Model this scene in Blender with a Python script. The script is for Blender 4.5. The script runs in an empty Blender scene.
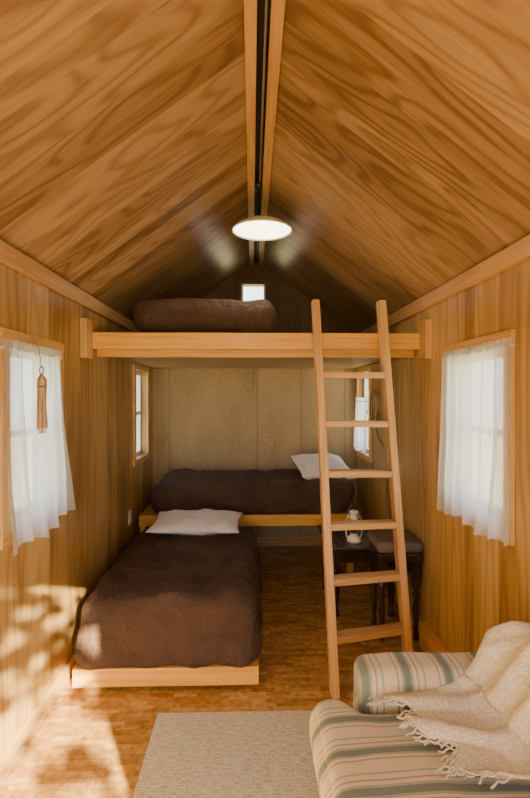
import bpy, bmesh, math, random
from mathutils import Vector, noise, Matrix
random.seed(4)
XL,XR=-1.01,1.078
YB,YF=4.92,-0.9
RX,RZ=0.042,2.95
EZ=2.17
sc=bpy.context.scene

# ---------------------------------------------------------------- node helpers
def newmat(name):
    m=bpy.data.materials.new(name); m.use_nodes=True
    nt=m.node_tree; nt.nodes.clear()
    out=nt.nodes.new('ShaderNodeOutputMaterial')
    return m,nt,out
def N(nt,t,**k):
    n=nt.nodes.new(t)
    for a,b in k.items(): setattr(n,a,b)
    return n
def math_(nt,op,a,b=None,c=None):
    n=nt.nodes.new('ShaderNodeMath'); n.operation=op
    for i,v in enumerate((a,b,c)):
        if v is None: continue
        if isinstance(v,(int,float)): n.inputs[i].default_value=v
        else: nt.links.new(v,n.inputs[i])
    return n.outputs[0]
def comb(nt,x,y,z):
    n=nt.nodes.new('ShaderNodeCombineXYZ')
    for i,v in enumerate((x,y,z)):
        if isinstance(v,(int,float)): n.inputs[i].default_value=v
        else: nt.links.new(v,n.inputs[i])
    return n.outputs[0]
def ramp(nt,fac,stops):
    n=nt.nodes.new('ShaderNodeValToRGB')
    cr=n.color_ramp
    while len(cr.elements)<len(stops): cr.elements.new(0.5)
    for e,(p,c) in zip(cr.elements,stops):
        e.position=p; e.color=(c[0],c[1],c[2],1)
    nt.links.new(fac,n.inputs[0])
    return n.outputs[0]
def noisetex(nt,vec,scale=1,detail=2,rough=.5):
    n=nt.nodes.new('ShaderNodeTexNoise')
    n.inputs['Scale'].default_value=scale; n.inputs['Detail'].default_value=detail
    n.inputs['Roughness'].default_value=rough
    if vec is not None: nt.links.new(vec,n.inputs['Vector'])
    return n.outputs[0]
def bump(nt,h,strength,dist=.01):
    n=nt.nodes.new('ShaderNodeBump'); n.inputs['Strength'].default_value=strength
    n.inputs['Distance'].default_value=dist
    nt.links.new(h,n.inputs['Height']); return n.outputs[0]
def principled(nt,out,color,rough=.5,normal=None,**k):
    b=nt.nodes.new('ShaderNodeBsdfPrincipled')
    if isinstance(color,tuple): b.inputs['Base Color'].default_value=(*color,1)
    else: nt.links.new(color,b.inputs['Base Color'])
    if isinstance(rough,(int,float)): b.inputs['Roughness'].default_value=rough
    else: nt.links.new(rough,b.inputs['Roughness'])
    if normal is not None: nt.links.new(normal,b.inputs['Normal'])
    for a,v in k.items(): b.inputs[a].default_value=v
    nt.links.new(b.outputs[0],out.inputs[0]); return b

def wood(name,dark,mid,light,board=0.0,rough=.4,rings=9,vs=4.0,us=.55,seam=.5,contrast=1.0,brand=.35,ringk=.22,fibk=.7,speck=0):
    m,nt,out=newmat(name)
    uv=N(nt,'ShaderNodeUVMap').outputs[0]
    s=N(nt,'ShaderNodeSeparateXYZ'); nt.links.new(uv,s.inputs[0])
    u,v=s.outputs[0],s.outputs[1]
    if board>0:
        vb=math_(nt,'DIVIDE',v,board)
        wob=math_(nt,'MULTIPLY',math_(nt,'SINE',math_(nt,'MULTIPLY',vb,2.1)),.25)
        vb=math_(nt,'ADD',vb,wob)
        fl=math_(nt,'FLOOR',vb)
        wn=N(nt,'ShaderNodeTexWhiteNoise',noise_dimensions='1D'); nt.links.new(fl,wn.inputs['W'])
        r=wn.outputs[0]
        fr=math_(nt,'FRACT',vb)
    else: r=None
    rr=r if r is not None else 0.3
    off=math_(nt,'MULTIPLY',rr,23.0) if r is not None else 5.0
    va=comb(nt,math_(nt,'ADD',math_(nt,'MULTIPLY',u,us),off),math_(nt,'MULTIPLY',v,vs),off)
    a=noisetex(nt,va,1,1.5,.45)
    ring=math_(nt,'SINE',math_(nt,'MULTIPLY',a,rings*6.283))
    ring=math_(nt,'POWER',math_(nt,'ADD',math_(nt,'MULTIPLY',ring,.5),.5),2.6)
    vf=comb(nt,math_(nt,'MULTIPLY',u,3.0),math_(nt,'MULTIPLY',v,90.0),off)
    f=noisetex(nt,vf,1,3,.6)
    vl=comb(nt,math_(nt,'MULTIPLY',u,.8),math_(nt,'MULTIPLY',v,1.6),off)
    l=noisetex(nt,vl,1.5,2,.5)
    fac=math_(nt,'ADD',math_(nt,'MULTIPLY',math_(nt,'SUBTRACT',ring,.3),-ringk*contrast),math_(nt,'MULTIPLY',math_(nt,'SUBTRACT',f,.5),fibk*contrast))
    fac=math_(nt,'ADD',fac,math_(nt,'MULTIPLY',math_(nt,'SUBTRACT',l,.5),.6))
    fac=math_(nt,'ADD',fac,.5)
    if speck:
        sp=noisetex(nt,uv,38,2,.6)
        fac=math_(nt,'ADD',fac,math_(nt,'MULTIPLY',math_(nt,'SUBTRACT',sp,.5),speck))
    if r is not None:
        fac=math_(nt,'ADD',fac,math_(nt,'MULTIPLY',math_(nt,'SUBTRACT',r,.5),brand))
    col=ramp(nt,fac,[(.12,dark),(.5,mid),(.88,light)])
    if r is not None and seam>0:
        e=math_(nt,'LESS_THAN',fr,.02)
        mx=N(nt,'ShaderNodeMix',data_type='RGBA'); nt.links.new(math_(nt,'MULTIPLY',e,seam),mx.inputs[0])
        nt.links.new(col,mx.inputs[6]); mx.inputs[7].default_value=(dark[0]*.5,dark[1]*.5,dark[2]*.5,1)
        col=mx.outputs[2]
    nb=bump(nt,f,.12,.002)
    principled(nt,out,col,math_(nt,'ADD',math_(nt,'MULTIPLY',f,.15),rough-.07),nb)
    return m
def plain(name,c,rough=.5,nscale=0,nstr=.2,vary=.0,**k):
    m,nt,out=newmat(name)
    nb=None; col=c
    tc=N(nt,'ShaderNodeTexCoord').outputs['Object']
    n=noisetex(nt,tc,nscale or 20,3,.6)
    if nscale: nb=bump(nt,n,nstr,.004)
    v=vary or .08
    col=ramp(nt,n,[(.3,tuple(x*(1-v) for x in c)),(.7,tuple(min(1,x*(1+v)) for x in c))])
    principled(nt,out,col,rough,nb,**k)
    return m

M={}
M['wall']=wood('wall_plywood',(.29,.17,.052),(.48,.31,.112),(.62,.44,.19),board=.16,rough=.33,rings=8,vs=5,us=.5,seam=.4,brand=.62,ringk=.32,fibk=.5)
M['ceil']=wood('ceiling_plywood',(.20,.12,.058),(.36,.235,.125),(.51,.365,.215),board=.15,rough=.33,rings=9,vs=4.5,us=1.1,seam=.10,brand=.50,ringk=.32,fibk=.6)
M['gable']=wood('gable_plywood_shaded',(.10,.05,.022),(.15,.08,.036),(.20,.11,.05),board=.3,rough=.45)  # shade of the unlit gable is put into this darker wood colour
M['back']=wood('back_plywood',(.30,.20,.09),(.41,.295,.15),(.50,.38,.21),board=.6,rough=.5,rings=4,vs=2,us=.8,seam=.6,brand=.1,ringk=.15,fibk=.3,speck=1.0)
M['pine']=wood('pine_trim',(.44,.24,.08),(.62,.38,.145),(.74,.50,.23),rough=.36,rings=5,vs=14,us=.6)
M['pineo']=wood('pine_orange',(.54,.25,.04),(.76,.41,.075),(.84,.51,.13),rough=.32,rings=5,vs=14,us=.6)
M['ladder']=wood('fir_ladder',(.46,.26,.10),(.64,.40,.18),(.76,.52,.27),rough=.45,rings=5,vs=20,us=.6)
M['dark']=wood('dark_walnut',(.012,.006,.004),(.03,.014,.009),(.05,.024,.014),rough=.28)
M['slot']=plain('dark_slot',(.01,.008,.007),.6)
m,nt,out=newmat('brown_duvet')
tc=N(nt,'ShaderNodeTexCoord').outputs['Object']
w1=noisetex(nt,tc,6,4,.6); w2=noisetex(nt,tc,300,2,.6)
mx=math_(nt,'ADD',w1,math_(nt,'MULTIPLY',w2,.06))
col=ramp(nt,w1,[(.3,(.068,.038,.029)),(.7,(.105,.060,.046))])
principled(nt,out,col,.72,bump(nt,mx,1.0,.10),**{'Specular IOR Level':.45})
M['duvet']=m
M['white']=plain('white_cotton',(.90,.90,.95),.8,9,.35,.03)
M['enamel']=plain('white_enamel',(.85,.84,.80),.3)
M['black']=plain('black_metal',(.02,.02,.02),.4,Metallic=.6)
M['plate']=plain('plastic_plate',(.75,.72,.62),.4)
M['cord']=plain('cream_cord',(.66,.54,.38),.7)
M['tan']=plain('tan_twine',(.42,.27,.13),.8)
M['wire']=plain('grey_wire',(.16,.15,.14),.5)
M['greyc']=plain('grey_cushion',(.17,.14,.125),.85,60,.3)
M['mattress']=plain('mattress_ticking',(.30,.24,.2),.8,40,.2)
M['outwood']=plain('exterior_wood',(.35,.22,.12),.7)
M['leaf']=plain('leaf_green',(.10,.18,.04),.6)
M['bark']=plain('bark',(.12,.08,.05),.9,12,.6)
M['grass']=plain('grass_ground',(.40,.38,.22),.95,3,.5,.35)

# floor
m,nt,out=newmat('floor_cork_parquet')
uv=N(nt,'ShaderNodeUVMap').outputs[0]
br=N(nt,'ShaderNodeTexBrick'); nt.links.new(uv,br.inputs['Vector'])
br.offset=.37; br.inputs['Scale'].default_value=1.0
br.inputs['Brick Width'].default_value=.12; br.inputs['Row Height'].default_value=.03
br.inputs['Mortar Size'].default_value=.0005; br.inputs['Bias'].default_value=0
br.inputs['Color1'].default_value=(.38,.20,.06,1); br.inputs['Color2'].default_value=(.66,.41,.155,1)
br.inputs['Mortar'].default_value=(.32,.16,.045,1)
n=noisetex(nt,uv,28,4,.65)
mm=N(nt,'ShaderNodeMix',data_type='RGBA',blend_type='MULTIPLY'); mm.inputs[0].default_value=1
nt.links.new(br.outputs[0],mm.inputs[6]); nt.links.new(ramp(nt,n,[(.35,(.72,.66,.58)),(.65,(1.15,1.15,1.15))]),mm.inputs[7])
principled(nt,out,mm.outputs[2],.25,bump(nt,n,.05,.005))
M['floor']=m
# rug
m,nt,out=newmat('woven_rug')
uv=N(nt,'ShaderNodeUVMap').outputs[0]
s=N(nt,'ShaderNodeSeparateXYZ'); nt.links.new(uv,s.inputs[0])
n1=noisetex(nt,comb(nt,math_(nt,'MULTIPLY',s.outputs[0],25),math_(nt,'MULTIPLY',s.outputs[1],170),0),1,3,.7)
n2=noisetex(nt,comb(nt,math_(nt,'MULTIPLY',s.outputs[0],160),math_(nt,'MULTIPLY',s.outputs[1],50),3),1,3,.7)
h=math_(nt,'MULTIPLY',math_(nt,'ADD',math_(nt,'MULTIPLY',n1,1.3),math_(nt,'MULTIPLY',n2,.7)),.5)
principled(nt,out,ramp(nt,h,[(.38,(.38,.36,.33)),(.5,(.64,.62,.58)),(.62,(.84,.83,.79))]),.95,bump(nt,h,.8,.006))
M['rug']=m
def stripes(name,axis):
    m,nt,out=newmat(name)
    tc=N(nt,'ShaderNodeTexCoord').outputs['Object']
    s=N(nt,'ShaderNodeSeparateXYZ'); nt.links.new(tc,s.inputs[0])
    f=math_(nt,'FRACT',math_(nt,'DIVIDE',math_(nt,'ADD',s.outputs[axis],5.03),.145))
    n=noisetex(nt,tc,250,2,.6)
    cream=(.72,.66,.55); teal=(.18,.24,.245); tan=(.44,.37,.26); lt=(.38,.43,.41)
    r=N(nt,'ShaderNodeValToRGB'); r.color_ramp.interpolation='CONSTANT'
    st=[(0,cream),(.16,tan),(.20,cream),(.27,lt),(.33,teal),(.50,lt),(.56,cream),(.64,tan),(.68,cream),(.80,lt),(.84,cream)]
    while len(r.color_ramp.elements)<len(st): r.color_ramp.elements.new(.5)
    for e,(p,c) in zip(r.color_ramp.elements,st): e.position=p; e.color=(*c,1)
    nt.links.new(f,r.inputs[0])
    principled(nt,out,r.outputs[0],.8,bump(nt,n,.3,.002),**{'Sheen Weight':.2})
    return m
M['strX']=stripes('striped_upholstery_x',0); M['strY']=stripes('striped_upholstery_y',1)
# knit
m,nt,out=newmat('cream_knit')
uv=N(nt,'ShaderNodeUVMap').outputs[0]
vo=N(nt,'ShaderNodeTexVoronoi'); vo.inputs['Scale'].default_value=75; vo.inputs['Randomness'].default_value=.55; nt.links.new(uv,vo.inputs['Vector'])
principled(nt,out,ramp(nt,vo.outputs[0],[(.1,(.92,.91,.88)),(.6,(.66,.63,.58))]),.95,bump(nt,vo.outputs[0],-.8,.012))
M['knit']=m
# curtain
m,nt,out=newmat('white_curtain_voile')
d=N(nt,'ShaderNodeBsdfDiffuse'); d.inputs[0].default_value=(.86,.90,.97,1)
t=N(nt,'ShaderNodeBsdfTranslucent'); t.inputs[0].default_value=(.88,.94,1,1)
x=N(nt,'ShaderNodeMixShader'); x.inputs[0].default_value=.74
nt.links.new(d.outputs[0],x.inputs[1]); nt.links.new(t.outputs[0],x.inputs[2])
tr=N(nt,'ShaderNodeBsdfTransparent'); x2=N(nt,'ShaderNodeMixShader'); x2.inputs[0].default_value=.20
nt.links.new(x.outputs[0],x2.inputs[1]); nt.links.new(tr.outputs[0],x2.inputs[2]); nt.links.new(x2.outputs[0],out.inputs[0])
M['curtain']=m
def thin_glass(name,fac=.08):
    m,nt,out=newmat(name)
    tr=N(nt,'ShaderNodeBsdfTransparent'); g=N(nt,'ShaderNodeBsdfGlossy'); g.inputs['Roughness'].default_value=.03
    x=N(nt,'ShaderNodeMixShader'); x.inputs[0].default_value=fac
    nt.links.new(tr.outputs[0],x.inputs[1]); nt.links.new(g.outputs[0],x.inputs[2]); nt.links.new(x.outputs[0],out.inputs[0]); return m
M['glass']=thin_glass('window_glass')
M['lglass']=thin_glass('lantern_glass',.25)
m,nt,out=newmat('lit_diffuser')
e=N(nt,'ShaderNodeEmission'); e.inputs[0].default_value=(1,.86,.58,1); e.inputs[1].default_value=8
nt.links.new(e.outputs[0],out.inputs[0]); M['emit']=m

# ---------------------------------------------------------------- mesh helpers
def finish(name,bm,mat,parent=None,smooth=False):
    bmesh.ops.recalc_face_normals(bm,faces=bm.faces)
    me=bpy.data.meshes.new(name); bm.to_mesh(me); bm.free()
    o=bpy.data.objects.new(name,me); sc.collection.objects.link(o)
    me.materials.append(mat)
    if smooth:
        for p in me.polygons: p.use_smooth=True
    if parent is not None:
        o.parent=parent; o.matrix_parent_inverse=Matrix.Translation(-Vector(parent.location))
    return o
def empty(name,loc):
    o=bpy.data.objects.new(name,None); o.location=loc; o.empty_display_size=.1
    sc.collection.objects.link(o); return o
def uvbox(bm,grain,off=(0,0)):
    L=bm.loops.layers.uv.verify()
    bm.normal_update()
    for f in bm.faces:
        n=f.normal; a=max(range(3),key=lambda i:abs(n[i]))
        if a==grain: ax=[i for i in range(3) if i!=a]; ug,vg=ax[0],ax[1]
        else: ug=grain; vg=[i for i in range(3) if i not in(a,grain)][0]
        for l in f.loops: l[L].uv=(l.vert.co[ug]+off[0],l.vert.co[vg]+off[1])
def addbox(bm,x0,x1,y0,y1,z0,z1):
    vs=[bm.verts.new((x,y,z)) for x in(x0,x1) for y in(y0,y1) for z in(z0,z1)]
    for q in((0,1,3,2),(4,6,7,5),(0,4,5,1),(2,3,7,6),(0,2,6,4),(1,5,7,3)): bm.faces.new([vs[i] for i in q])
def box(name,x0,x1,y0,y1,z0,z1,mat,parent=None,grain=None,bevel=.003,off=True):
    bm=bmesh.new(); addbox(bm,x0,x1,y0,y1,z0,z1)
    if bevel: bmesh.ops.bevel(bm,geom=bm.edges[:],offset=bevel,segments=2,affect='EDGES',profile=.6)
    if grain is None:
        d=(x1-x0,y1-y0,z1-z0); grain=d.index(max(d))
    uvbox(bm,grain,(random.random()*9,random.random()*9) if off else (0,0))
    return finish(name,bm,mat,parent)
def prism(name,p0,p1,wx,wy,mat,parent):
    bm=bmesh.new(); r=[]
    for p in(p0,p1):
        r.append([bm.verts.new((p[0]+a*wx/2,p[1]+b*wy/2,p[2])) for a,b in((-1,-1),(1,-1),(1,1),(-1,1))])
    for i in range(4): bm.faces.new((r[0][i],r[0][(i+1)%4],r[1][(i+1)%4],r[1][i]))
    bm.faces.new(r[0]); bm.faces.new(r[1])
    bmesh.ops.bevel(bm,geom=bm.edges[:],offset=.004,segments=2,affect='EDGES',profile=.6)
    uvbox(bm,2,(random.random()*9,random.random()*9)); return finish(name,bm,mat,parent)
def rbox(name,x0,x1,y0,y1,z0,z1,r,mat,parent=None,n=28,fn=None,amp=0,fs=4,smooth=True):
    bm=bmesh.new(); bmesh.ops.create_cube(bm,size=2)
    bmesh.ops.subdivide_edges(bm,edges=bm.edges[:],cuts=n,use_grid_fill=True)
    c=Vector(((x0+x1)/2,(y0+y1)/2,(z0+z1)/2)); h=Vector(((x1-x0)/2,(y1-y0)/2,(z1-z0)/2))
    for v in bm.verts:
        u=v.co.copy()
        p=Vector([math.sin(u[i]*math.pi/2)*h[i] for i in range(3)])
        q=Vector([max(-(h[i]-r),min(h[i]-r,p[i])) for i in range(3)])
        d=p-q
        if d.length>1e-7:
            d.normalize()
            co=q+d*r
        else: co=p
        co=co+c
        if amp:
            nn=noise.noise(co*fs)*.6+noise.noise(co*fs*2.3+Vector((5,1,2)))*.4
            dd=d if d.length>0 else Vector((0,0,1))
            co=co+dd*amp*nn
        if fn: co=fn(co,u)
        v.co=co
    uvbox(bm,0)
    return finish(name,bm,mat,parent,smooth)
def lathe(name,prof,loc,mat,parent=None,seg=32):
    bm=bmesh.new(); rings=[]
    for (r,z) in prof:
        rings.append([bm.verts.new((loc[0]+max(r,1e-4)*math.cos(2*math.pi*i/seg),loc[1]+max(r,1e-4)*math.sin(2*math.pi*i/seg),loc[2]+z)) for i in range(seg)])
    for a,b in zip(rings,rings[1:]):
        for i in range(seg): bm.faces.new((a[i],a[(i+1)%seg],b[(i+1)%seg],b[i]))
    if prof[0][0]>.0005: bm.faces.new(rings[0])
    if prof[-1][0]>.0005: bm.faces.new(rings[-1])
    uvbox(bm,2); return finish(name,bm,mat,parent,True)
def tube(name,pts,r,mat,parent=None,cyclic=False):
    cu=bpy.data.curves.new(name,'CURVE'); cu.dimensions='3D'; cu.bevel_depth=r; cu.bevel_resolution=3
    sp=cu.splines.new('POLY'); sp.points.add(len(pts)-1); sp.use_cyclic_u=cyclic
    for p,q in zip(sp.points,pts): p.co=(*q,1)
    o=bpy.data.objects.new(name,cu); sc.collection.objects.link(o)
    dg=bpy.context.evaluated_depsgraph_get(); me=bpy.data.meshes.new_from_object(o.evaluated_get(dg))
    bpy.data.objects.remove(o); o=bpy.data.objects.new(name,me); sc.collection.objects.link(o)
    me.materials.clear(); me.materials.append(mat)
    for p in me.polygons: p.use_smooth=True
    if parent is not None:
        o.parent=parent; o.matrix_parent_inverse=Matrix.Translation(-Vector(parent.location))
    return o

# ---------------------------------------------------------------- room shell
def sidewall(name,x0,x1,holes):
    bm=bmesh.new()
    ys=sorted({YF-.1,YB+.1}|{h[0] for h in holes}|{h[1] for h in holes})
    for a,b in zip(ys,ys[1:]):
        hs=[h for h in holes if h[0]<=a+1e-6 and h[1]>=b-1e-6]
        if hs:
            addbox(bm,x0,x1,a,b,-.1,hs[0][2]); addbox(bm,x0,x1,a,b,hs[0][3],EZ+.06)
        else: addbox(bm,x0,x1,a,b,-.1,EZ+.06)
    uvbox(bm,2,(0,3.7 if x0<0 else 9.1)); return finish(name,bm,M['wall'])
Z0,Z1=.99,1.75
LW=[(2.0,2.5,Z0,Z1),(4.14,4.62,Z0,1.77)]
RW=[(2.0,2.58,Z0,Z1),(4.32,4.82,Z0,1.77)]
sidewall('wall_left',XL-.12,XL,LW)
sidewall('wall_right',XR,XR+.12,RW)
def roof(x): 
    return RZ-(RX-x)*(RZ-EZ)/(RX-XL) if x<RX else RZ-(x-RX)*(RZ-EZ)/(XR-RX)
def poly(bm,pts,y0,y1):
    a=[bm.verts.new((x,y0,z)) for x,z in pts]; b=[bm.verts.new((x,y1,z)) for x,z in pts]
    bm.faces.new(a); bm.faces.new(b)
    k=len(pts)
    for i in range(k): bm.faces.new((a[i],a[(i+1)%k],b[(i+1)%k],b[i]))
def endwall(name,y0,y1,hole,zb,mat):
    bm=bmesh.new(); hx0,hx1,hz0,hz1=hole
    poly(bm,[(XL,zb),(hx0,zb),(hx0,roof(hx0)),(XL,roof(XL))],y0,y1)
    poly(bm,[(hx1,zb),(XR,zb),(XR,roof(XR)),(hx1,roof(hx1))],y0,y1)
    if hz0>zb: poly(bm,[(hx0,zb),(hx1,zb),(hx1,hz0),(hx0,hz0)],y0,y1)
    poly(bm,[(hx0,hz1),(hx1,hz1),(hx1,roof(hx1)),(RX,RZ),(hx0,roof(hx0))],y0,y1)
    uvbox(bm,2,(0,1.3)); return finish(name,bm,mat)
GW=(-.11,.14,2.50,2.68)
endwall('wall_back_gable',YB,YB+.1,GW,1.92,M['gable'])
bm=bmesh.new(); addbox(bm,XL,XR,YB,YB+.1,-.1,1.92); uvbox(bm,2,(0,1.3)); finish('wall_back',bm,M['back'])
endwall('wall_front',YF-.1,YF,(-.90,.98,-.1,2.08),-.1,M['wall'])
bm=bmesh.new(); addbox(bm,XL-.12,XR+.12,YF-.1,YB+.1,-.1,0); uvbox(bm,0); finish('floor',bm,M['floor'])
bm=bmesh.new(); L=bm.loops.layers.uv.verify()
for sx in(-1,1):
    ex=XL-.12 if sx<0 else XR+.12
    slope=(RZ-EZ)/(RX-XL) if sx<0 else (RZ-EZ)/(XR-RX)
    ez=RZ-abs(ex-RX)*slope
    ln=math.hypot(ex-RX,RZ-ez)
    def q(pts,uvs):
        f=bm.faces.new([bm.verts.new(p) for p in pts])
        for l,w in zip(f.loops,uvs): l[L].uv=w
    o=20 if sx>0 else 0
    y0,y1=YF-.1,YB+.1
    q([(ex,y0,ez),(RX,y0,RZ),(RX,y1,RZ),(ex,y1,ez)],[(o,y0+o),(o+ln,y0+o),(o+ln,y1+o),(o,y1+o)])
    q([(ex,y0,ez+.1),(RX,y0,RZ+.1),(RX,y1,RZ+.1),(ex,y1,ez+.1)],[(0,0)]*4)
    q([(ex,y0,ez),(ex,y1,ez),(ex,y1,ez+.1),(ex,y0,ez+.1)],[(0,0)]*4)
me=bpy.data.meshes.new('ceiling'); bm.to_mesh(me); bm.free()
o=bpy.data.objects.new('ceiling',me); sc.collection.objects.link(o); me.materials.append(M['ceil'])
box('trim_1',XL,XL+.022,YF,YB,2.075,2.155,M['pine'])
box('trim_2',XR-.022,XR,YF,YB,2.075,2.155,M['pine'])
box('trim_3',RX-.070,RX-.024,YF,YB,2.875,2.925,M['pine'])
box('trim_4',RX+.024,RX+.072,YF,YB,2.875,2.925,M['pine'])
e=empty('ridge_cable_channel',(RX,2,2.91))
box('channel',RX-.024,RX+.024,YF,YB,2.905,2.93,M['slot'],e,bevel=0)
tube('cable',[(RX+.008,YF+.02,2.897),(RX+.008,YB-.02,2.897)],.005,plain('grey_cable',(.25,.23,.2),.4),e)
box('baseboard_left',XL,XL+.016,YF,YB,0,.09,M['pine'])
box('baseboard_right',XR-.045,XR,.9,2.93,0,.15,M['pineo'])
box('baseboard_back',XL+.02,XR-.02,YB-.016,YB,0,.09,M['pine'])

# windows
def window(name,side,y0,y1,z0,z1,tw=.065):
    xi=XL if side<0 else XR
    s=1 if side<0 else -1
    e=empty(name,(xi,(y0+y1)/2,(z0+z1)/2))
    def bx(n,a,b,*r,mat=M['pine']): box(n,min(a,b),max(a,b),*r,mat,e)
    o=xi+s*.018
    bx('casing_top',xi,o,y0-tw,y1+tw,z1,z1+tw); bx('casing_bottom',xi,o,y0-tw,y1+tw,z0-tw,z0)
    bx('casing_near',xi,o,y0-tw,y0,z0,z1); bx('casing_far',xi,o,y1,y1+tw,z0,z1)
    a,b=xi-s*.05,xi-s*.085
    w=M['enamel']
    bx('sash_top',a,b,y0,y1,z1-.035,z1,mat=w); bx('sash_bottom',a,b,y0,y1,z0,z0+.035,mat=w)
    bx('sash_near',a,b,y0,y0+.03,z0+.035,z1-.035,mat=w); bx('sash_far',a,b,y1-.03,y1,z0+.035,z1-.035,mat=w)
    zm=(z0+z1)/2
    bx('meeting_rail',a,b,y0+.03,y1-.03,zm-.016,zm+.016,mat=w)
    bm=bmesh.new(); xg=xi-s*.068
    bm.faces.new([bm.verts.new(p) for p in((xg,y0+.02,z0+.02),(xg,y1-.02,z0+.02),(xg,y1-.02,z1-.02),(xg,y0+.02,z1-.02))])
    finish('glass',bm,M['glass'],e)
window('window_1',-1,*LW[0]); window('window_2',1,*RW[0])
window('window_3',-1,*LW[1],tw=.05); window('window_4',1,*RW[1],tw=.05)
e=empty('window_5',((GW[0]+GW[1])/2,YB,(GW[2]+GW[3])/2))
t=.045
box('casing_top',GW[0]-t,GW[1]+t,YB-.018,YB,GW[3],GW[3]+t,M['gable'],e); box('casing_bottom',GW[0]-t,GW[1]+t,YB-.018,YB,GW[2]-t,GW[2],M['gable'],e)
box('casing_a',GW[0]-t,GW[0],YB-.018,YB,GW[2],GW[3],M['gable'],e); box('casing_b',GW[1],GW[1]+t,YB-.018,YB,GW[2],GW[3],M['gable'],e)
box('sash_a',GW[0],GW[0]+.02,YB+.03,YB+.05,GW[2],GW[3],M['enamel'],e); box('sash_b',GW[1]-.02,GW[1],YB+.03,YB+.05,GW[2],GW[3],M['enamel'],e)
# open double doorway behind the camera
e=empty('door_1',(0,YF,1.0))
box('jamb_a',-.93,-.88,YF-.12,YF+.02,0,2.08,M['pine'],e); box('jamb_b',.96,1.01,YF-.12,YF+.02,0,2.08,M['pine'],e)
box('head',-.93,1.01,YF-.12,YF+.02,2.06,2.11,M['pine'],e)
box('leaf_a',-.94,-.90,YF-1.0,YF-.13,0,2.04,M['outwood'],e)

# curtains
def curtain(name,side,y0,y1,zt,zb,flare,folds,phase,hem,sweep=0.0):
    xi=XL if side<0 else XR; s=1 if side<0 else -1
    e=empty(name,(xi+s*.03,(y0+y1)/2,zt))
    bm=bmesh.new()
    n,m=90,40; g=[]
    for i in range(n+1):
        t=i/n; col=[]
        for j in range(m+1):
            k=j/m
            amp=.007+.014*k
            ph=t*folds*2*math.pi+phase
            x=.034+flare*k**1.4+amp*math.sin(ph+.8*math.sin(2.2*k+t*5))+.006*math.sin(ph*2.3+3*k)+.012*k*noise.noise(Vector((t*5,k*3,phase)))
            x=max(x,.022)
            y=y0+(y1-y0)*t+ sweep*k*(t-.3)+.004*math.sin(ph*.9+k*4)
            z=zt+(zb-zt)*k + k*(hem(t)+.006*math.sin(ph+1))
            col.append(bm.verts.new((xi+s*x,y,z)))
        g.append(col)
    for i in range(n):
        for j in range(m): bm.faces.new((g[i][j],g[i+1][j],g[i+1][j+1],g[i][j+1]))
    finish('cloth',bm,M['curtain'],e,True)
    tube('rod',[(xi+s*.028,y0-.01,zt-.012),(xi+s*.028,y1+.01,zt-.012)],.006,M['enamel'],e)
    bm=bmesh.new(); g=[]
    for i in range(161):
        t=i/160; ph=t*folds*4*math.pi
        g.append([bm.verts.new((xi+s*(.032+.008*math.sin(ph+q)),y0+(y1-y0)*t,zt-.02+.045*q)) for q in(0,.5,1)])
    for a,b in zip(g,g[1:]):
        for j in range(2): bm.faces.new((a[j],b[j],b[j+1],a[j+1]))
    finish('header',bm,M['curtain'],e,True)
curtain('window_curtain',-1,1.90,2.49,1.745,.925,.034,5,.5,lambda t:.018*math.sin(t*9)-.018+.03*t,.03)
curtain('window_curtain',1,1.90,2.60,1.755,.925,.02,6,1.9,lambda t:.012*math.sin(t*11+1),.01)
curtain('window_curtain',1,4.34,4.80,1.50,1.02,.01,5,.2,lambda t:.01*math.sin(t*7))

# ---------------------------------------------------------------- loft
e=empty('loft_platform',(RX,3.9,1.88))
box('front_beam',XL,XR,2.965,3.005,1.83,1.93,M['pineo'],e)
box('rear_beam',XL,XR,3.16,3.20,1.795,1.91,M['pineo'],e)
box('deck',XL,XR,3.005,YB,1.91,1.93,M['back'],e,grain=0)
box('soffit',XL,XR,3.20,YB,1.822,1.832,M['back'],e,grain=0)
box('ledger_left',XL,XL+.038,2.85,2.965,1.765,2.0,M['pine'],e)
box('ledger_right',XR-.038,XR,2.85,2.965,1.765,2.0,M['pine'],e)
def duv(k=.012,px=.32,py=.32):
    def f(co,u):
        if u[2]>0:
            q=abs(math.sin(co.x*math.pi/px))**.5*abs(math.sin(co.y*math.pi/py))**.5
            co.z+=k*(q-.5)*max(0,u[2])
        if co.z<1.945: co.z=1.945
        return co
    return f
rbox('loft_mattress',-.78,.16,3.10,4.86,1.945,2.18,.10,M['duvet'],n=30,amp=.025,fs=4,fn=duv())

LX,LY,LZ=.065,3.1,2.615
e=empty('ceiling_lamp',(LX,LY,LZ))
lathe('shade',[(.03,.075),(.05,.07),(.10,.052),(.16,.022),(.192,-.004),(.195,-.014),(.190,-.014),(.187,-.004),(.157,.016),(.10,.044),(.03,.05)],(LX,LY,LZ),M['enamel'],e,48)
lathe('diffuser',[(.0001,-.012),(.06,-.012),(.12,-.010),(.165,-.007),(.184,-.005)],(LX,LY,LZ),M['emit'],e,48)
lathe('stem',[(.012,.07),(.012,.26),(.05,.265),(.05,.285),(.0001,.285)],(LX-.02,LY,LZ),M['black'],e,20)

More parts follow.
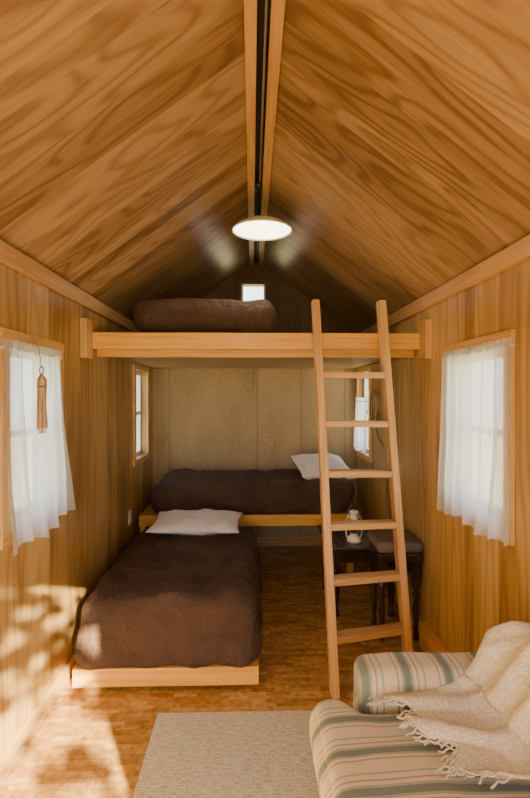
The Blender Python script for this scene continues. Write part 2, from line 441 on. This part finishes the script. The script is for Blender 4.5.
# ---------------------------------------------------------------- beds
def bed_duvet(parent,x0,x1,y0,y1,z0,z1,seed,flare=.02):
    def f(co,u):
        q=abs(math.sin((co.x-x0)*math.pi/.33))**.45*abs(math.sin((co.y-y0)*math.pi/.33))**.45
        if u[2]>.0: co.z+=.022*(q-.6)*u[2]+.018*noise.noise(Vector((co.x*3+seed,co.y*3,0)))
        rg=1-abs(noise.noise(Vector((co.x*5+seed,co.y*3.2,co.z*5))))*3
        if rg>0: co.z+=.018*rg*rg*max(0,u[2])
        k=max(0,(z1-.1-co.z)/(z1-z0))
        co.x+=flare*k*(1 if u[0]>0 else -1)*abs(u[0])
        co.y-=flare*k*max(0,-u[1])
        if co.z<(z0+z1)/2:
            w=.012*math.sin((co.x+co.y)*22+3*noise.noise(co*3))
            if abs(u[1])>.98: co.y+=w
            if abs(u[0])>.98: co.x+=w
        co.z=max(co.z,z0)
        return co
    rbox('duvet',x0,x1,y0,y1,z0-.03,z1,.10,M['duvet'],parent,n=60,amp=.028,fs=3.6,fn=f)
e=empty('bed',(-.44,3.3,.2))
box('front_rail',-.93,.035,2.50,2.53,.03,.125,M['pineo'],e)
box('side_rail_a',-.93,-.90,2.53,4.05,.03,.125,M['pineo'],e); box('side_rail_b',.005,.035,2.53,4.05,.03,.125,M['pineo'],e)
box('slat_deck',-.90,.005,2.53,4.05,.085,.12,M['pine'],e)
for i,(x,y) in enumerate(((-.88,2.56),(-.04,2.56),(-.88,4.0),(-.04,4.0))): box('foot_%d'%(i+1),x,x+.05,y,y+.05,0,.085,M['pineo'],e)
rbox('mattress',-.88,-.01,2.57,4.03,.12,.38,.05,M['mattress'],e,n=10)
bed_duvet(e,-.92,.035,2.505,3.95,.122,.475,1,.03)
e=empty('bed',(0,4.5,.5))
box('front_rail',-.955,.90,4.07,4.10,.435,.53,M['pineo'],e)
box('back_rail',-.955,.90,4.87,4.90,.435,.53,M['pineo'],e)
box('end_rail_a',-.955,-.925,4.10,4.87,.435,.53,M['pineo'],e); box('end_rail_b',.87,.90,4.10,4.87,.435,.53,M['pineo'],e)
box('slat_deck',-.925,.87,4.10,4.87,.49,.525,M['pine'],e)
for i,(x,y) in enumerate(((-.955,4.10),(.82,4.10),(-.955,4.81),(.82,4.81))): box('leg_%d'%(i+1),x,x+.05,y,y+.05,0,.49,M['pineo'],e)
rbox('mattress',-.85,.85,4.12,4.86,.525,.72,.05,M['mattress'],e,n=10)
bed_duvet(e,-.86,.90,4.085,4.87,.532,.80,7,.0)

def pillow(name,c,Lx,Wy,T,rot,seed):
    bm=bmesh.new(); n=30
    for sgn in(1,-1):
        g=[]
        for i in range(n+1):
            row=[]
            for j in range(n+1):
                u=math.sin((i/n*2-1)*math.pi/2); v=math.sin((j/n*2-1)*math.pi/2)
                x=Lx/2*u*(1-.07*(1-v*v)); y=Wy/2*v*(1-.09*(1-u*u))
                z=sgn*T/2*(max(0,1-abs(u)**2.6)**.55)*(max(0,1-abs(v)**2.6)**.55)
                p=Vector((x,y,z)); p.z+=z*.35*noise.noise(Vector((x*7+seed,y*7,sgn)))+.012*noise.noise(Vector((x*14,y*14,seed)))
                row.append(bm.verts.new(p))
            g.append(row)
        for i in range(n):
            for j in range(n): bm.faces.new((g[i][j],g[i+1][j],g[i+1][j+1],g[i][j+1]))
    bmesh.ops.remove_doubles(bm,verts=bm.verts[:],dist=.0005)
    R=Matrix.Rotation(rot[2],4,'Z')@Matrix.Rotation(rot[1],4,'Y')@Matrix.Rotation(rot[0],4,'X')
    bmesh.ops.transform(bm,matrix=Matrix.Translation(c)@R,verts=bm.verts[:])
    return finish(name,bm,M['white'],None,True)
pillow('pillow',(-.435,3.78,.55),.70,.44,.13,(.10,0,-.04),3)
pillow('pillow',(.66,4.46,.875),.52,.42,.20,(.34,.06,.22),8)

# ---------------------------------------------------------------- ladder
e=empty('loft_ladder',(.6,2.7,1.0))
lf=Vector((.427,2.46,0)); lt=Vector((.386,2.915,2.12)); rf=Vector((.885,2.68,0)); rt=Vector((.79,2.925,2.12))
prism('rail_left',lf,lt,.042,.085,M['ladder'],e); prism('rail_right',rf,rt,.042,.085,M['ladder'],e)
for k in range(6):
    z=.255+.2816*k
    a=lf.lerp(lt,z/2.12); b=rf.lerp(rt,z/2.12)
    bm=bmesh.new(); r=[]
    for p,sx in((a,.018),(b,-.018)):
        dz=(1-k/5)*(-.008 if sx>0 else .040)
        r.append([bm.verts.new((p.x+sx,p.y+q,p.z+w-dz)) for q,w in((-.04,-.018),(.04,-.018),(.04,.018),(-.04,.018))])
    for i in range(4): bm.faces.new((r[0][i],r[0][(i+1)%4],r[1][(i+1)%4],r[1][i]))
    bm.faces.new(r[0]); bm.faces.new(r[1])
    bmesh.ops.bevel(bm,geom=bm.edges[:],offset=.004,segments=2,affect='EDGES')
    uvbox(bm,0,(k*1.7,k*3.1)); finish('rung_%d'%(k+1),bm,M['ladder'],e)

# ---------------------------------------------------------------- side table + stool
def leg(parent,name,x,y,h,s=1):
    pr=[.018,.022,.014,.017,.024,.017,.026,.015,.028,.028]
    zz=[0,.03,.07,.22,.38,.52,.58,.62,.68,.76]
    lathe(name,[(r*s,h*z) for r,z in zip(pr,zz)],(x,y,0),M['dark'],parent,20)
    box(name+'_block',x-.028*s,x+.028*s,y-.028*s,y+.028*s,h*.74,h,M['dark'],parent)
e=empty('side_table',(.78,3.58,.4))
box('top',.53,1.03,3.28,3.88,.465,.495,M['dark'],e,bevel=.01)
box('apron',.57,.99,3.32,3.84,.375,.465,M['dark'],e)
for i,(x,y) in enumerate(((.585,3.335),(.975,3.335),(.585,3.825),(.975,3.825))): leg(e,'leg_%d'%(i+1),x,y,.465,1.15)
e=empty('footstool',(.92,3.08,.3))
box('seat_frame',.785,1.072,2.96,3.24,.50,.555,M['dark'],e,bevel=.008)
for i,(x,y) in enumerate(((.82,3.0),(1.035,3.0),(.82,3.20),(1.035,3.20))): leg(e,'leg_%d'%(i+1),x,y,.50,.9)
rbox('cushion',.778,1.074,2.95,3.255,.555,.63,.035,M['greyc'],e,n=14,amp=.006,fs=8)
e=empty('table_lantern',(.72,3.45,.55)); c=(.73,3.42,.495)
lathe('tank',[(.0001,0),(.046,0),(.05,.008),(.048,.03),(.032,.042),(.024,.052),(.024,.06)],c,M['enamel'],e)
lathe('globe',[(.024,.06),(.036,.08),(.042,.11),(.037,.145),(.027,.165)],c,M['lglass'],e)
lathe('chimney_cap',[(.032,.163),(.034,.172),(.022,.185),(.022,.205),(.034,.21),(.030,.222),(.0001,.228)],c,M['enamel'],e)
lathe('burner',[(.018,.055),(.018,.072),(.008,.08),(.006,.095),(.0001,.10)],c,M['black'],e)
for sx in(-1,1): tube('side_tube_%d'%(2 if sx>0 else 1),[(c[0]+sx*.044,c[1],c[2]+.025),(c[0]+sx*.056,c[1],c[2]+.06),(c[0]+sx*.056,c[1],c[2]+.16),(c[0]+sx*.03,c[1],c[2]+.20)],.004,M['enamel'],e)
tube('bail_handle',[(c[0]+.058*math.cos(a),c[1]-.02*math.sin(a),c[2]+.16+.11*math.sin(a)) for a in[math.pi*i/16 for i in range(17)]],.0025,M['wire'],e)

# wall details
e=empty('coiled_cord',(XR-.02,4.12,1.48))
for k in range(5):
    tube('loop_%d'%(k+1),[(XR-.010-.005*k,4.12+(.085+.008*k)*math.cos(a)+.006*k,1.47-.008*k+(.10+.012*k)*math.sin(a)) for a in[2*math.pi*i/30 for i in range(30)]],.0045,M['wire'] if k%2 else M['cord'],e,True)
tube('hook',[(XR,4.12,1.57),(XR-.035,4.12,1.57),(XR-.035,4.12,1.59)],.004,M['black'],e)
tube('hanging_tail',[(XR-.014,4.12,1.37),(XR-.014,4.05,1.2),(XR-.014,3.85,1.13)],.004,M['wire'],e)
def outlet(name,side,y,z):
    xi=XL if side<0 else XR; s=1 if side<0 else -1
    e=empty(name,(xi,y,z)); a,b=sorted((xi,xi+s*.008))
    box('plate',a,b,y-.036,y+.036,z-.058,z+.058,M['plate'],e)
    a,b=sorted((xi+s*.007,xi+s*.011))
    for q in(-.024,.024): box('socket_%d'%(1 if q<0 else 2),a,b,y-.017,y+.017,z+q-.014,z+q+.014,M['enamel'],e)
outlet('wall_outlet',-1,3.98,.54); outlet('wall_outlet',1,3.75,1.06)
ox=XL+.105
e=empty('hanging_ornament',(ox,2.09,1.5))
tube('string',[(XL+.065,2.09,1.79),(ox-.01,2.09,1.74),(ox,2.09,1.66)],.002,M['tan'],e)
tube('ring',[(ox,2.09+.018*math.cos(a),1.65+.018*math.sin(a)) for a in[2*math.pi*i/16 for i in range(16)]],.003,M['tan'],e,True)
for i in range(7):
    y=2.09+(i-3)*.012
    tube('strand_%d'%(i+1),[(ox,2.09,1.635),(ox+.004*(-1)**i,y,1.61),(ox,y,1.50),(ox+.003,y+.003*(i-3),1.40-.02*(i%2))],.005,M['cord'] if i%3 else M['tan'],e)
tube('binding',[(ox+.009*math.cos(a),2.09+.040*math.sin(a),1.58) for a in[2*math.pi*i/16 for i in range(16)]],.004,M['tan'],e,True)
e=empty('pull_cord',(0,4.6,1.75))
tube('cord',[(0.01,4.6,1.82),(0.01,4.6,1.66)],.003,M['wire'],e); lathe('knob',[(.0001,0),(.009,.005),(.009,.018),(.0001,.025)],(0.01,4.6,1.64),M['wire'],e,12)

bm=bmesh.new(); addbox(bm,-.455,.42,.9,2.32,.001,.013)
bmesh.ops.bevel(bm,geom=bm.edges[:],offset=.004,segments=2,affect='EDGES'); uvbox(bm,0); finish('area_rug',bm,M['rug'])

# ---------------------------------------------------------------- sofa
e=empty('striped_sofa',(.6,1.3,.4))
rbox('base',.28,1.02,.80,1.80,.07,.33,.03,M['strX'],e,n=12)
for i,(x,y) in enumerate(((.33,.85),(.95,.85),(.33,1.72),(.95,1.72))): box('foot_%d'%(i+1),x,x+.05,y,y+.05,.014,.08,M['dark'],e)
def armf(co,u):
    if co.z>.45: co.z+=.012*math.cos((co.x-.6)*3)
    return co
rbox('arm_far',.375,1.02,1.635,1.81,.20,.57,.05,M['strX'],e,n=26,amp=.008,fs=5,fn=armf)
rbox('arm_near',.375,1.02,.76,.94,.20,.57,.05,M['strX'],e,n=20,amp=.008,fs=5,fn=armf)
def seatf(co,u):
    k=max(0,1-((co.x-.2)/.17))if co.x>.2 else 1
    k=min(1,max(0,k)*2.5)
    if co.y>1.45: co.y+=.085*k*min(1,(co.y-1.45)/.15)
    if u[2]>0: co.z+=.025*(1-u[0]**2*.8)*(1-u[1]**2*.8)
    return co
rbox('seat_cushion',.20,.84,.945,1.63,.30,.465,.065,M['strY'],e,n=34,amp=.012,fs=5,fn=seatf)
def backf(co,u):
    co.x+=.14*(co.z-.3)/.5-.04
    return co
rbox('back_cushion',.80,.95,.93,1.60,.30,.73,.07,M['strY'],e,n=26,amp=.012,fs=5,fn=backf)
prof=[(1.045,.60),(1.05,.70),(1.03,.755),(.98,.775),(.91,.765),(.875,.72),(.84,.66),(.805,.60),(.775,.545),(.71,.515),(.61,.513),(.53,.505),(.45,.50),(.37,.49)]
def path(s):
    s=max(0,min(.9999,s))*(len(prof)-1); i=int(s); f=s-i
    a,b=prof[i],prof[i+1]; return a[0]+(b[0]-a[0])*f,a[1]+(b[1]-a[1])*f
te=empty('knitted_throw',(.8,1.4,.65))
bm=bmesh.new(); L=bm.loops.layers.uv.verify(); n,m_=100,90; g=[]
def tpos(i,j):
    s=i/n; t=j/m_
    smax=.91-.16*t**1.2+.03*math.sin(t*17)
    ss=s*smax
    x,z=path(ss)
    y=1.655-.16*max(0,1-s*1.5)**1.2-.02*math.sin(s*9)-t*(.52-.10*s)
    fold=.030*math.sin(t*19+5*noise.noise(Vector((s*2.5,t*2,0)))+s*4)+.022*noise.noise(Vector((s*7,t*9,1)))
    amp=.5+.5*math.sin(min(1,s*1.3)*math.pi)
    if ss>.6: z+=max(0,fold+.018)*amp+.006
    else:
        x-=max(0,fold+.018)*amp+.004; z+=.008+max(0,fold)*.4
    return Vector((x,y,z)),(ss*1.6,t*.6)
U={}
for i in range(n+1):
    row=[]
    for j in range(m_+1):
        p,w=tpos(i,j); v=bm.verts.new(p); U[v]=w; row.append(v)
    g.append(row)
for i in range(n):
    for j in range(m_):
        f=bm.faces.new((g[i][j],g[i+1][j],g[i+1][j+1],g[i][j+1]))
        for l in f.loops: l[L].uv=U[l.vert]
o=finish('cloth',bm,M['knit'],te,True)
md=o.modifiers.new('s','SOLIDIFY'); md.thickness=.008; md.offset=1
for j in range(0,m_+1,2):
    p,_=tpos(n,j)
    dx=-.03-.03*random.random(); dy=random.uniform(-.02,.02)
    pts=[]
    for k in range(6):
        q=k/5; pts.append((p.x+dx*q,p.y+dy*q+.004*math.sin(k*2+j),p.z+.004-.012*q+.003*math.sin(k*1.7+j)))
    tube('fringe_%d'%(j//2+1),pts,.003,M['knit'],te)

# ---------------------------------------------------------------- outside
bm=bmesh.new(); bmesh.ops.create_grid(bm,x_segments=2,y_segments=2,size=40)
bmesh.ops.translate(bm,verts=bm.verts,vec=(0,0,-.62)); finish('ground',bm,M['grass'])
def tree(name,tx,ty,th,n,cx,cy,cz,sx,sy,sz,l0,l1,thr):
    e=empty(name,(tx,ty,0))
    lathe('trunk',[(.16,-.62),(.11,th*.2),(.08,th*.6),(.04,th*.95),(.0001,th)],(tx,ty,0),M['bark'],e,14)
    tube('branch',[(tx,ty,th*.6),((tx+cx)/2,(ty+cy)/2,cz-.2),(cx,cy,cz)],.03,M['bark'],e)
    bm=bmesh.new(); k=0
    while k<n:
        p=Vector((random.gauss(cx,sx),random.gauss(cy,sy),random.gauss(cz,sz)))
        k+=1
        if p.z<.8 or noise.noise(p*2.2)<thr: continue
        R=Matrix.Rotation(random.random()*6.28,4,'Z')@Matrix.Rotation(random.uniform(-1.3,1.3),4,'X')
        s=random.uniform(l0,l1)
        bm.faces.new([bm.verts.new(p+R@Vector(q)*s) for q in((-1,0,0),(-.3,.5,.08),(.6,.35,.05),(1.1,0,0),(.6,-.35,.05),(-.3,-.5,.08))])
    finish('foliage',bm,M['leaf'],e)
tree('sun_screen_tree',2.9,-3.9,3.9,1300,1.95,-3.4,2.85,.6,.4,.5,.05,.10,-.02)
tree('sun_screen_tree',3.1,-.1,3.8,1500,2.9,-.1,3.1,.35,.9,.40,.12,.20,-1)  # unseen dense tree, added to block sun through the right-hand windows

# ---------------------------------------------------------------- lights
def light(name,typ,loc,energy,color,**k):
    l=bpy.data.lights.new(name,typ); l.energy=energy; l.color=color
    for a,b in k.items(): setattr(l,a,b)
    o=bpy.data.objects.new(name,l); o.location=loc; sc.collection.objects.link(o); return o
light('ceiling_lamp_bulb','SPOT',(LX,LY,LZ-.03),9,(1,.80,.50),shadow_soft_size=.05,spot_size=math.radians(165),spot_blend=.6)
s=light('sun','SUN',(3,-8,5),68,(1,.80,.46),angle=.009)
d=Vector((-.5,1,-.43)); s.rotation_euler=d.to_track_quat('-Z','Y').to_euler()
w=bpy.data.worlds.new('world'); sc.world=w; w.use_nodes=True; nt=w.node_tree; nt.nodes.clear()
out=nt.nodes.new('ShaderNodeOutputWorld'); bg=nt.nodes.new('ShaderNodeBackground')
tc=nt.nodes.new('ShaderNodeTexCoord'); sp=nt.nodes.new('ShaderNodeSeparateXYZ'); nt.links.new(tc.outputs['Generated'],sp.inputs[0])
c=ramp(nt,math_(nt,'ADD',math_(nt,'MULTIPLY',sp.outputs[2],.5),.5),[(.45,(.80,.82,.80)),(.55,(.95,.98,1.0)),(1,(.62,.78,1.0))])
nt.links.new(c,bg.inputs[0]); bg.inputs[1].default_value=4.0
nt.links.new(bg.outputs[0],out.inputs[0])

# ---------------------------------------------------------------- camera
cd=bpy.data.cameras.new('camera'); cd.sensor_width=36; cd.lens=480/798*36; cd.clip_start=.02
co=bpy.data.objects.new('camera',cd); sc.collection.objects.link(co)
co.location=(0,0,1.54)
co.rotation_euler=(math.radians(90-.36),0,-math.atan(13/480))
sc.camera=co
